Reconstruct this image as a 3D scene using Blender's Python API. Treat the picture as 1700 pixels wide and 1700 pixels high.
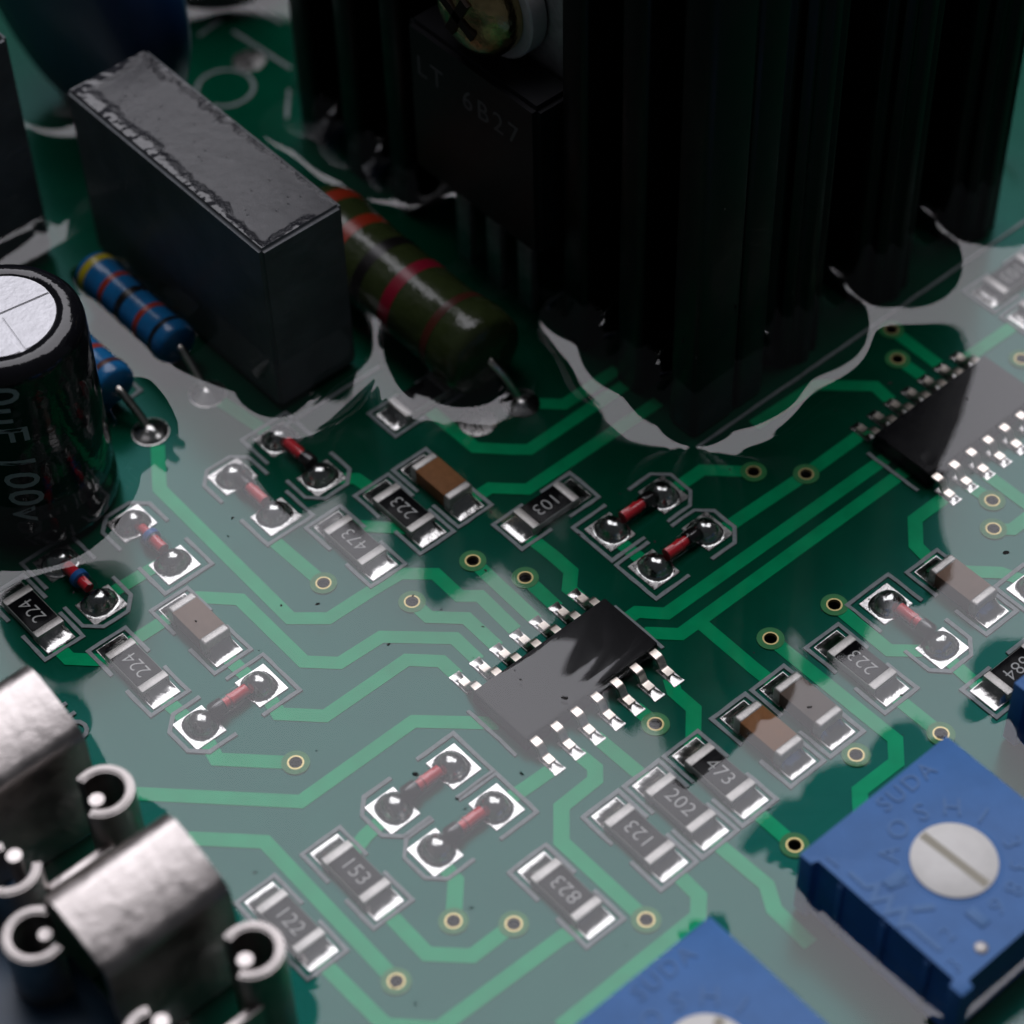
import bpy, bmesh, math, random
import numpy as np
from mathutils import Vector, Matrix

# ---------------------------------------------------------------- scene, camera, light
# One Blender unit is one millimetre.  Board frame: x and y run along the edges of the
# parts on the board, z is up, z = 0 is the green board surface.
scene = bpy.context.scene
for o in list(bpy.data.objects):
    bpy.data.objects.remove(o)
scene.unit_settings.system = 'METRIC'
scene.unit_settings.scale_length = 0.001
COL = scene.collection
random.seed(7)
RNG = np.random.default_rng(5)

PITCH, ROLL, YAW = 0.856701, -0.031564, 0.695253
LOOK, DIST, FPX = Vector((1.253, 9.7375, 0.0)), 125.74, 4118.27
d = Vector((math.cos(PITCH) * math.sin(YAW), math.cos(PITCH) * math.cos(YAW), -math.sin(PITCH)))
r = Vector((math.cos(YAW), -math.sin(YAW), 0.0))
u = r.cross(d)
r2 = math.cos(ROLL) * r + math.sin(ROLL) * u
u2 = -math.sin(ROLL) * r + math.cos(ROLL) * u
CAM = LOOK - DIST * d
cam_data = bpy.data.cameras.new('camera')
cam = bpy.data.objects.new('camera', cam_data)
COL.objects.link(cam)
cam.matrix_world = Matrix(((r2.x, u2.x, -d.x, CAM.x), (r2.y, u2.y, -d.y, CAM.y), (r2.z, u2.z, -d.z, CAM.z), (0, 0, 0, 1)))
cam_data.sensor_width = 36.0
cam_data.lens = FPX / 1700.0 * 36.0
cam_data.clip_start = 1.0
cam_data.clip_end = 3000.0
cam_data.dof.use_dof = True
cam_data.dof.focus_distance = 119.5
cam_data.dof.aperture_fstop = 0.038
scene.camera = cam

world = bpy.data.worlds.new('World')
scene.world = world
world.use_nodes = True
bg = world.node_tree.nodes['Background']
bg.inputs[0].default_value = (0.82, 0.88, 1.0, 1.0)
bg.inputs[1].default_value = 0.042

LH = Vector((math.sin(YAW), math.cos(YAW), 0.0))        # heading away from the camera
LR = Vector((math.cos(YAW), -math.sin(YAW), 0.0))       # to the camera's right
UP = Vector((0, 0, 1))

def softbox(name, target, distance, azimuth, elevation, wide, tall, radiance, colour):
    """rectangular studio softbox facing the board; azimuth is measured to the right of the view"""
    az, el = math.radians(azimuth), math.radians(elevation)
    head = math.cos(az) * LH + math.sin(az) * LR
    out = math.cos(el) * head + math.sin(el) * UP
    side = head.cross(UP)
    tilt = side.cross(out)
    ld = bpy.data.lights.new(name, 'AREA')
    ld.shape = 'RECTANGLE'
    ld.size, ld.size_y = wide, tall
    ld.energy = radiance * math.pi * wide * tall
    ld.color = colour
    lo = bpy.data.objects.new(name, ld)
    COL.objects.link(lo)
    c = Vector(target) + distance * out
    lo.matrix_world = Matrix(((side.x, tilt.x, out.x, c.x), (side.y, tilt.y, out.y, c.y), (side.z, tilt.z, out.z, c.z), (0, 0, 0, 1)))
    return lo

softbox('softbox_lamp', (0, 5, 0), 340.0, 6.0, 60.5, 335.0, 290.0, 3.0, (1.0, 0.98, 1.05))

scene.view_settings.view_transform = 'Standard'
scene.view_settings.look = 'None'
scene.view_settings.exposure = 0.0
scene.view_settings.gamma = 1.0
scene.view_settings.use_curve_mapping = False
scene.render.engine = 'CYCLES'
scene.cycles.use_denoising = True
scene.cycles.max_bounces = 7
scene.cycles.diffuse_bounces = 3
scene.cycles.glossy_bounces = 4
scene.cycles.transparent_max_bounces = 24
scene.cycles.caustics_reflective = False
scene.cycles.caustics_refractive = False
scene.cycles.sample_clamp_indirect = 4.0

# ---------------------------------------------------------------- materials
def mat(name, colour, rough=0.5, metal=0.0, spec=0.5, coat=0.0, coat_rough=0.05, vary=0.0, vscale=3.0, bump=0.0, bscale=8.0, rvary=0.0, tint=None):
    m = bpy.data.materials.new(name)
    m.use_nodes = True
    nt = m.node_tree
    b = nt.nodes['Principled BSDF']
    b.inputs['Base Color'].default_value = (*colour, 1)
    b.inputs['Roughness'].default_value = rough
    b.inputs['Metallic'].default_value = metal
    b.inputs['Specular IOR Level'].default_value = spec
    b.inputs['Coat Weight'].default_value = coat
    if tint:
        b.inputs['Specular Tint'].default_value = (*tint, 1)
    b.inputs['Coat Roughness'].default_value = coat_rough
    if vary or bump or rvary:
        tc = nt.nodes.new('ShaderNodeTexCoord')
        no = nt.nodes.new('ShaderNodeTexNoise')
        no.inputs['Scale'].default_value = vscale
        no.inputs['Detail'].default_value = 5
        nt.links.new(tc.outputs['Object'], no.inputs['Vector'])
        if vary:
            mp = nt.nodes.new('ShaderNodeMapRange')
            mp.inputs['From Min'].default_value = 0.3
            mp.inputs['From Max'].default_value = 0.7
            mp.inputs['To Min'].default_value = 1 - vary
            mp.inputs['To Max'].default_value = 1 + vary
            hs = nt.nodes.new('ShaderNodeMix')
            hs.data_type = 'RGBA'
            hs.blend_type = 'MULTIPLY'
            hs.inputs['Factor'].default_value = 1.0
            hs.inputs['A'].default_value = (*colour, 1)
            nt.links.new(no.outputs['Fac'], mp.inputs['Value'])
            nt.links.new(mp.outputs['Result'], hs.inputs['B'])
            nt.links.new(hs.outputs['Result'], b.inputs['Base Color'])
        if rvary:
            mr = nt.nodes.new('ShaderNodeMapRange')
            mr.inputs['From Min'].default_value = 0.3
            mr.inputs['From Max'].default_value = 0.7
            mr.inputs['To Min'].default_value = max(0.02, rough - rvary)
            mr.inputs['To Max'].default_value = min(1, rough + rvary)
            nt.links.new(no.outputs['Fac'], mr.inputs['Value'])
            nt.links.new(mr.outputs['Result'], b.inputs['Roughness'])
        if bump:
            nb = nt.nodes.new('ShaderNodeTexNoise')
            nb.inputs['Scale'].default_value = bscale
            nb.inputs['Detail'].default_value = 4
            nt.links.new(tc.outputs['Object'], nb.inputs['Vector'])
            bp = nt.nodes.new('ShaderNodeBump')
            bp.inputs['Strength'].default_value = 1.0
            bp.inputs['Distance'].default_value = bump
            nt.links.new(nb.outputs['Fac'], bp.inputs['Height'])
            nt.links.new(bp.outputs['Normal'], b.inputs['Normal'])
    return m

M = {}
M['mask'] = mat('solder_mask_green', (0.0008, 0.062, 0.031), 0.22, spec=0.31, tint=(0.03, 0.85, 0.80), vary=0.14, vscale=0.35)
M['mask_trace'] = mat('solder_mask_over_copper', (0.0015, 0.33, 0.125), 0.22, spec=0.36, tint=(0.03, 0.9, 0.55), vary=0.12, vscale=0.8)
M['via_ring'] = mat('via_gold_rim', (0.62, 0.50, 0.22), 0.4, metal=0.6)
M['via_mask'] = mat('via_mask_green', (0.03, 0.24, 0.07), 0.45, spec=0.25, vary=0.12)
M['hole'] = mat('hole_wall', (0.02, 0.012, 0.008), 0.5, spec=0.2)
M['silk'] = mat('silkscreen_ink', (0.29, 0.32, 0.33), 0.7, spec=0.1, vary=0.16, vscale=5.0)
M['pad'] = mat('tinned_pad', (0.60, 0.58, 0.57), 0.30, metal=1.0, vary=0.1, vscale=4.0, rvary=0.12, bump=0.015, bscale=6.0)
M['solder'] = mat('solder_alloy', (0.50, 0.49, 0.475), 0.2, metal=1.0, rvary=0.07, vscale=3.0, bump=0.02, bscale=3.0)
M['endcap'] = mat('diode_end_solder', (0.46, 0.46, 0.445), 0.17, metal=1.0, rvary=0.07, vscale=2.0, bump=0.05, bscale=2.2)
M['tin'] = mat('matte_tin', (0.52, 0.50, 0.48), 0.5, metal=1.0, vary=0.14, vscale=7.0, bump=0.02, bscale=14.0)
M['pin'] = mat('tinned_lead_frame', (0.72, 0.64, 0.57), 0.32, metal=1.0, vary=0.15, vscale=5.0)
M['chip_black'] = mat('resistor_black_glaze', (0.005, 0.005, 0.006), 0.2, spec=0.06)
M['ceramic'] = mat('alumina_ceramic', (0.42, 0.42, 0.40), 0.5, spec=0.05)
M['digit'] = mat('resistor_print', (0.58, 0.58, 0.57), 0.6, spec=0.1)
M['mlcc'] = mat('capacitor_ceramic_brown', (0.27, 0.125, 0.055), 0.5, spec=0.04, vary=0.1, vscale=3)
M['mlcc_grey'] = mat('capacitor_ceramic_taupe', (0.14, 0.105, 0.085), 0.5, spec=0.04, vary=0.1, vscale=3)
M['mlcc_tan'] = mat('capacitor_ceramic_tan', (0.24, 0.16, 0.12), 0.5, spec=0.04, vary=0.1, vscale=3)
M['epoxy'] = mat('transistor_epoxy', (0.007, 0.007, 0.009), 0.38, spec=0.35, bump=0.01, bscale=20)
M['chip_epoxy'] = mat('chip_epoxy', (0.003, 0.003, 0.0045), 0.12, spec=0.13, bump=0.01, bscale=20)
M['red'] = mat('diode_red', (0.85, 0.02, 0.04), 0.3)
M['dblack'] = mat('diode_black', (0.008, 0.006, 0.006), 0.2, spec=0.5)
M['blue_band'] = mat('diode_blue_band', (0.015, 0.13, 0.42), 0.4)
M['heatsink'] = mat('black_anodised_aluminium', (0.003, 0.003, 0.0034), 0.36, spec=0.32, rvary=0.08, vscale=0.6)
M['film_side'] = mat('film_capacitor_box', (0.12, 0.13, 0.14), 0.42, spec=0.4, vary=0.2, vscale=0.5, bump=0.05, bscale=1.6)
M['sleeve'] = mat('black_pvc_sleeve', (0.006, 0.006, 0.008), 0.12, spec=0.5, bump=0.06, bscale=0.8)
M['alu'] = mat('aluminium_top', (0.50, 0.50, 0.52), 0.5, metal=1.0, vary=0.06, vscale=1.5, bump=0.02, bscale=4.0)
M['print_grey'] = mat('grey_print', (0.42, 0.45, 0.48), 0.5)
M['print_dim'] = mat('laser_marking', (0.13, 0.13, 0.135), 0.6)
M['res_blue'] = mat('resistor_blue_lacquer', (0.009, 0.125, 0.31), 0.22, spec=0.5, vary=0.15, vscale=1.2, bump=0.04, bscale=2.0)
M['res_green'] = mat('resistor_green_lacquer', (0.032, 0.046, 0.014), 0.2, spec=0.5, vary=0.15, vscale=0.8, bump=0.06, bscale=1.5)
M['b_red'] = mat('band_red', (0.30, 0.028, 0.010), 0.3)
M['b_crimson'] = mat('band_crimson', (0.24, 0.007, 0.024), 0.3)
M['b_black'] = mat('band_black', (0.008, 0.007, 0.007), 0.3)
M['b_brown'] = mat('band_brown', (0.075, 0.02, 0.012), 0.3)
M['b_yellow'] = mat('band_yellow', (0.42, 0.34, 0.015), 0.3)
M['wire'] = mat('tinned_wire', (0.72, 0.68, 0.62), 0.25, metal=1.0)
M['trim_blue'] = mat('trimmer_blue_plastic', (0.068, 0.20, 0.50), 0.5, spec=0.3, vary=0.08, vscale=0.7, bump=0.015, bscale=5)
M['trim_mark'] = mat('trimmer_moulded_mark', (0.098, 0.23, 0.50), 0.5, spec=0.3)
M['trim_knob'] = mat('trimmer_rotor_white', (0.86, 0.845, 0.81), 0.45, vary=0.06, vscale=1.0, bump=0.03, bscale=1.5)
M['trim_slot'] = mat('trimmer_slot', (0.42, 0.39, 0.31), 0.6)
M['tab'] = mat('transistor_tab', (0.55, 0.54, 0.55), 0.42, metal=0.9, vary=0.15, vscale=2.0, bump=0.02, bscale=6)
M['washer'] = mat('washer_nylon', (0.62, 0.60, 0.60), 0.35, vary=0.05)
M['brass'] = mat('screw_passivated', (0.55, 0.42, 0.20), 0.2, metal=1.0, vary=0.3, vscale=1.5, bump=0.05, bscale=3)
M['clip'] = mat('plated_clip_metal', (0.52, 0.48, 0.46), 0.38, metal=1.0, vary=0.1, vscale=0.8, rvary=0.1, bump=0.05, bscale=1.2)
M['ear'] = mat('plated_clip_edge', (0.40, 0.37, 0.355), 0.42, metal=1.0, vary=0.12, vscale=1.0, rvary=0.1)
M['housing'] = mat('blue_housing_plastic', (0.006, 0.04, 0.085), 0.4, vary=0.1)
M['varistor'] = mat('varistor_blue_epoxy', (0.005, 0.035, 0.11), 0.4, vary=0.15, vscale=0.4)
M['dust'] = mat('dust_speck', (0.012, 0.010, 0.009), 0.8)
M['lint'] = mat('lint', (0.4, 0.4, 0.4), 0.8)

def resin_material(name, tint, min_clear=1.0):
    m = bpy.data.materials.new(name)
    m.use_nodes = True
    nt = m.node_tree
    nt.nodes.clear()
    out = nt.nodes.new('ShaderNodeOutputMaterial')
    mix = nt.nodes.new('ShaderNodeMixShader')
    tr = nt.nodes.new('ShaderNodeBsdfTransparent')
    tr.inputs[0].default_value = (*tint, 1)
    gl = nt.nodes.new('ShaderNodeBsdfGlossy')
    gl.inputs['Roughness'].default_value = 0.0
    gl.inputs['Color'].default_value = (1, 1, 1, 1)
    lw = nt.nodes.new('ShaderNodeLayerWeight')          # Schlick's Fresnel term for n = 1.5
    lw.inputs['Blend'].default_value = 0.5
    pw = nt.nodes.new('ShaderNodeMath')
    pw.operation = 'POWER'
    pw.inputs[1].default_value = 5.0
    ma = nt.nodes.new('ShaderNodeMath')
    ma.operation = 'MULTIPLY_ADD'
    ma.inputs[1].default_value = 0.956
    ma.inputs[2].default_value = 0.044
    nt.links.new(lw.outputs['Facing'], pw.inputs[0])
    nt.links.new(pw.outputs[0], ma.inputs[0])
    nt.links.new(ma.outputs[0], mix.inputs[0])
    nt.links.new(tr.outputs[0], mix.inputs[1])
    nt.links.new(gl.outputs[0], mix.inputs[2])
    nt.links.new(mix.outputs[0], out.inputs['Surface'])
    return m
M['resin'] = resin_material('clear_resin', (0.985, 0.99, 0.985))
M['glass'] = resin_material('diode_glass', (0.96, 0.95, 0.95))

# top of the film capacitor: matte cured skin with glossy resin pulled to its rim
def film_top_material():
    m = bpy.data.materials.new('film_capacitor_top')
    m.use_nodes = True
    nt = m.node_tree
    b = nt.nodes['Principled BSDF']
    b.inputs['Base Color'].default_value = (0.03, 0.031, 0.036, 1)
    b.inputs['Specular IOR Level'].default_value = 0.5
    tc = nt.nodes.new('ShaderNodeTexCoord')
    sp = nt.nodes.new('ShaderNodeSeparateXYZ')
    nt.links.new(tc.outputs['Object'], sp.inputs[0])
    def math_(op, a, bb=None, c=None):
        n = nt.nodes.new('ShaderNodeMath')
        n.operation = op
        for k, v in enumerate((a, bb, c)):
            if v is None:
                continue
            if isinstance(v, (int, float)):
                n.inputs[k].default_value = v
            else:
                nt.links.new(v, n.inputs[k])
        return n.outputs[0]
    ax = math_('SUBTRACT', 2.58, math_('ABSOLUTE', sp.outputs[0]))
    ay = math_('SUBTRACT', 8.45, math_('ABSOLUTE', sp.outputs[1]))
    dist = math_('MINIMUM', ax, ay)
    n1 = nt.nodes.new('ShaderNodeTexNoise')
    n1.inputs['Scale'].default_value = 0.55
    n1.inputs['Detail'].default_value = 6
    n1.inputs['Roughness'].default_value = 0.62
    nt.links.new(tc.outputs['Object'], n1.inputs['Vector'])
    wob = math_('MULTIPLY_ADD', n1.outputs['Fac'], 1.9, -0.95)
    lean = math_('MULTIPLY_ADD', math_('SUBTRACT', sp.outputs[1], math_('MULTIPLY', sp.outputs[0], 3.0)), 0.035, 0.62)
    e = math_('SUBTRACT', math_('ADD', dist, wob), lean)
    ss = nt.nodes.new('ShaderNodeMapRange')
    ss.interpolation_type = 'SMOOTHSTEP'
    ss.inputs['From Min'].default_value = -0.30
    ss.inputs['From Max'].default_value = 0.30
    nt.links.new(e, ss.inputs['Value'])           # 1 on the matte skin, 0 on the wet rim
    skin = ss.outputs['Result']
    nt.links.new(math_('MULTIPLY_ADD', skin, 0.20, 0.08), b.inputs['Roughness'])
    n2 = nt.nodes.new('ShaderNodeTexNoise')
    n2.inputs['Scale'].default_value = 16.0
    n2.inputs['Detail'].default_value = 3
    nt.links.new(tc.outputs['Object'], n2.inputs['Vector'])
    n3 = nt.nodes.new('ShaderNodeTexNoise')
    n3.inputs['Scale'].default_value = 0.9
    n3.inputs['Detail'].default_value = 2
    nt.links.new(tc.outputs['Object'], n3.inputs['Vector'])
    rel = math_('MULTIPLY_ADD', skin, -0.05, 0.0)
    rel = math_('ADD', rel, math_('MULTIPLY', math_('MULTIPLY', n2.outputs['Fac'], skin), 0.014))
    vo = nt.nodes.new('ShaderNodeTexVoronoi')
    vo.inputs['Scale'].default_value = 1.6
    nt.links.new(tc.outputs['Object'], vo.inputs['Vector'])
    pit = nt.nodes.new('ShaderNodeMapRange')
    pit.interpolation_type = 'SMOOTHSTEP'
    pit.inputs['From Min'].default_value = 0.05
    pit.inputs['From Max'].default_value = 0.13
    nt.links.new(vo.outputs['Distance'], pit.inputs['Value'])
    rel = math_('ADD', rel, math_('MULTIPLY', pit.outputs['Result'], 0.022))
    rel = math_('ADD', rel, math_('MULTIPLY', n3.outputs['Fac'], math_('MULTIPLY_ADD', skin, -0.15, 0.18)))
    bp = nt.nodes.new('ShaderNodeBump')
    bp.inputs['Strength'].default_value = 1.0
    bp.inputs['Distance'].default_value = 1.0
    nt.links.new(rel, bp.inputs['Height'])
    nt.links.new(bp.outputs['Normal'], b.inputs['Normal'])
    return m
M['film_top'] = film_top_material()

# ---------------------------------------------------------------- mesh helpers
CACHE = {}

def finish(bm, name, material, smooth=35.0):
    me = bpy.data.meshes.new(name)
    bmesh.ops.recalc_face_normals(bm, faces=bm.faces[:])
    bm.to_mesh(me)
    bm.free()
    mats = material if isinstance(material, (list, tuple)) else [material]
    for m in mats:
        me.materials.append(M[m])
    if smooth:
        me.shade_smooth()
        me.set_sharp_from_angle(angle=math.radians(smooth))
    return me

def obj(name, me, parent=None, loc=(0, 0, 0), rotz=0.0, rot=None):
    o = bpy.data.objects.new(name, me)
    COL.objects.link(o)
    o.location = loc
    o.rotation_euler = rot if rot else (0, 0, rotz)
    if parent is not None:
        o.parent = parent
    return o

def thing(name, label, cat, loc=(0, 0, 0), rotz=0.0, group=None):
    o = bpy.data.objects.new(name, None)
    o.empty_display_size = 1.0
    COL.objects.link(o)
    o.location = loc
    o.rotation_euler = (0, 0, rotz)
    o['label'] = label
    o['category'] = cat
    if group:
        o['group'] = group
    return o

def bm_box(bm, x0, x1, y0, y1, z0, z1):
    vs = [bm.verts.new((x, y, z)) for z in (z0, z1) for y in (y0, y1) for x in (x0, x1)]
    for f in ((0, 2, 3, 1), (4, 5, 7, 6), (0, 1, 5, 4), (2, 6, 7, 3), (0, 4, 6, 2), (1, 3, 7, 5)):
        bm.faces.new([vs[i] for i in f])
    return bm

def box(name, dims, material, bevel=0.0, seg=2, key=None):
    if key and key in CACHE:
        return CACHE[key]
    bm = bm_box(bmesh.new(), *dims)
    if bevel:
        bmesh.ops.bevel(bm, geom=bm.edges[:], offset=bevel, segments=seg, affect='EDGES', profile=0.5)
    me = finish(bm, name, material)
    if key:
        CACHE[key] = me
    return me

def bm_lathe(bm, profile, n=32, axis='z', cx=0, cy=0, cz=0):
    rings = []
    for rr, h in profile:
        ring = []
        for k in range(n):
            a = 2 * math.pi * k / n
            c, s = rr * math.cos(a), rr * math.sin(a)
            p = {'z': (c, s, h), 'x': (h, c, s), 'y': (c, h, s)}[axis]
            ring.append(bm.verts.new((p[0] + cx, p[1] + cy, p[2] + cz)))
        rings.append(ring)
    for a, b in zip(rings, rings[1:]):
        for k in range(n):
            bm.faces.new((a[k], a[(k + 1) % n], b[(k + 1) % n], b[k]))
    if profile[0][0] > 1e-6:
        bm.faces.new(rings[0])
    if profile[-1][0] > 1e-6:
        bm.faces.new(rings[-1])
    return bm

def lathe(name, profile, material, n=32, axis='z', smooth=35.0):
    prof = [(max(rr, 1e-4), h) for rr, h in profile]
    return finish(bm_lathe(bmesh.new(), prof, n, axis), name, material, smooth)

def bm_prism(bm, poly, z0, z1):
    a = [bm.verts.new((x, y, z0)) for x, y in poly]
    b = [bm.verts.new((x, y, z1)) for x, y in poly]
    n = len(poly)
    bm.faces.new(a)
    bm.faces.new(b)
    for k in range(n):
        bm.faces.new((a[k], a[(k + 1) % n], b[(k + 1) % n], b[k]))
    return bm

def prism(name, poly, z0, z1, material, bevel=0.0):
    bm = bm_prism(bmesh.new(), poly, z0, z1)
    if bevel:
        bmesh.ops.bevel(bm, geom=bm.edges[:], offset=bevel, segments=2, affect='EDGES', profile=0.5)
    return finish(bm, name, material)

def offset_path(pts, w, closed=False):
    pts = [Vector(p) for p in pts]
    n = len(pts)
    L, R = [], []
    for i in range(n):
        a = pts[i - 1] if (i > 0 or closed) else None
        b = pts[(i + 1) % n] if (i < n - 1 or closed) else None
        t1 = (pts[i] - a).normalized() if a is not None else None
        t2 = (b - pts[i]).normalized() if b is not None else None
        if t1 is None:
            t1 = t2
        if t2 is None:
            t2 = t1
        n1 = Vector((-t1.y, t1.x))
        n2 = Vector((-t2.y, t2.x))
        nn = (n1 + n2)
        if nn.length < 1e-6:
            nn = n1
        nn.normalize()
        s = w / 2 / max(0.35, nn.dot(n1))
        L.append(pts[i] + nn * s)
        R.append(pts[i] - nn * s)
    return L, R

def bm_ribbon(bm, pts, w, z0, z1, closed=False, jitter=0.0):
    L, R = offset_path(pts, w, closed)
    if jitter:
        L = [p + Vector((random.gauss(0, jitter), random.gauss(0, jitter))) for p in L]
        R = [p + Vector((random.gauss(0, jitter), random.gauss(0, jitter))) for p in R]
    n = len(pts)
    v = [[bm.verts.new((p.x, p.y, z)) for p in side] for z in (z0, z1) for side in (L, R)]
    l0, r0, l1, r1 = v
    rng = range(n if closed else n - 1)
    for i in rng:
        j = (i + 1) % n
        bm.faces.new((l1[i], r1[i], r1[j], l1[j]))
        bm.faces.new((l0[i], l1[i], l1[j], l0[j]))
        bm.faces.new((r0[i], r0[j], r1[j], r1[i]))
    if not closed:
        bm.faces.new((l0[0], r0[0], r1[0], l1[0]))
        bm.faces.new((l0[-1], l1[-1], r1[-1], r0[-1]))
    return bm

def subdivide_path(pts, step):
    out = []
    for a, b in zip(pts, pts[1:]):
        a, b = Vector(a), Vector(b)
        k = max(1, int((b - a).length / step))
        out += [tuple(a.lerp(b, t / k)) for t in range(k)]
    out.append(tuple(pts[-1]))
    return out

def bm_tube(bm, path, rad, n=12):
    path = [Vector(p) for p in path]
    rings = []
    up = Vector((0.13, 0.21, 0.97))
    for i, p in enumerate(path):
        t = (path[min(i + 1, len(path) - 1)] - path[max(i - 1, 0)]).normalized()
        s = t.cross(up).normalized()
        q = s.cross(t)
        rr = rad[i] if isinstance(rad, (list, tuple)) else rad
        rings.append([bm.verts.new(p + rr * (math.cos(2 * math.pi * k / n) * s + math.sin(2 * math.pi * k / n) * q)) for k in range(n)])
    for a, b in zip(rings, rings[1:]):
        for k in range(n):
            bm.faces.new((a[k], a[(k + 1) % n], b[(k + 1) % n], b[k]))
    bm.faces.new(rings[0])
    bm.faces.new(rings[-1])
    return bm

def smooth_path(pts, n=6):
    P = [Vector(p) for p in pts]
    P = [P[0] * 2 - P[1]] + P + [P[-1] * 2 - P[-2]]
    out = []
    for i in range(1, len(P) - 2):
        for k in range(n):
            t = k / n
            a, b, c, e = P[i - 1], P[i], P[i + 1], P[i + 2]
            out.append(0.5 * ((2 * b) + (c - a) * t + (2 * a - 5 * b + 4 * c - e) * t * t + (3 * b - a - 3 * c + e) * t ** 3))
    out.append(P[-2])
    return out

def text_mesh(body, size, depth, material, weight=0.0, spacing=1.0):
    cu = bpy.data.curves.new('lettering', 'FONT')
    cu.body = body
    cu.size = size
    cu.align_x = 'CENTER'
    cu.align_y = 'CENTER'
    cu.extrude = depth
    cu.offset = weight
    cu.space_character = spacing
    cu.resolution_u = 3
    o = bpy.data.objects.new('lettering', cu)
    COL.objects.link(o)
    bpy.context.view_layer.update()
    dg = bpy.context.evaluated_depsgraph_get()
    me = bpy.data.meshes.new_from_object(o.evaluated_get(dg))
    bpy.data.objects.remove(o)
    bpy.data.curves.remove(cu)
    me.materials.clear()
    me.materials.append(M[material])
    return me

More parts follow.
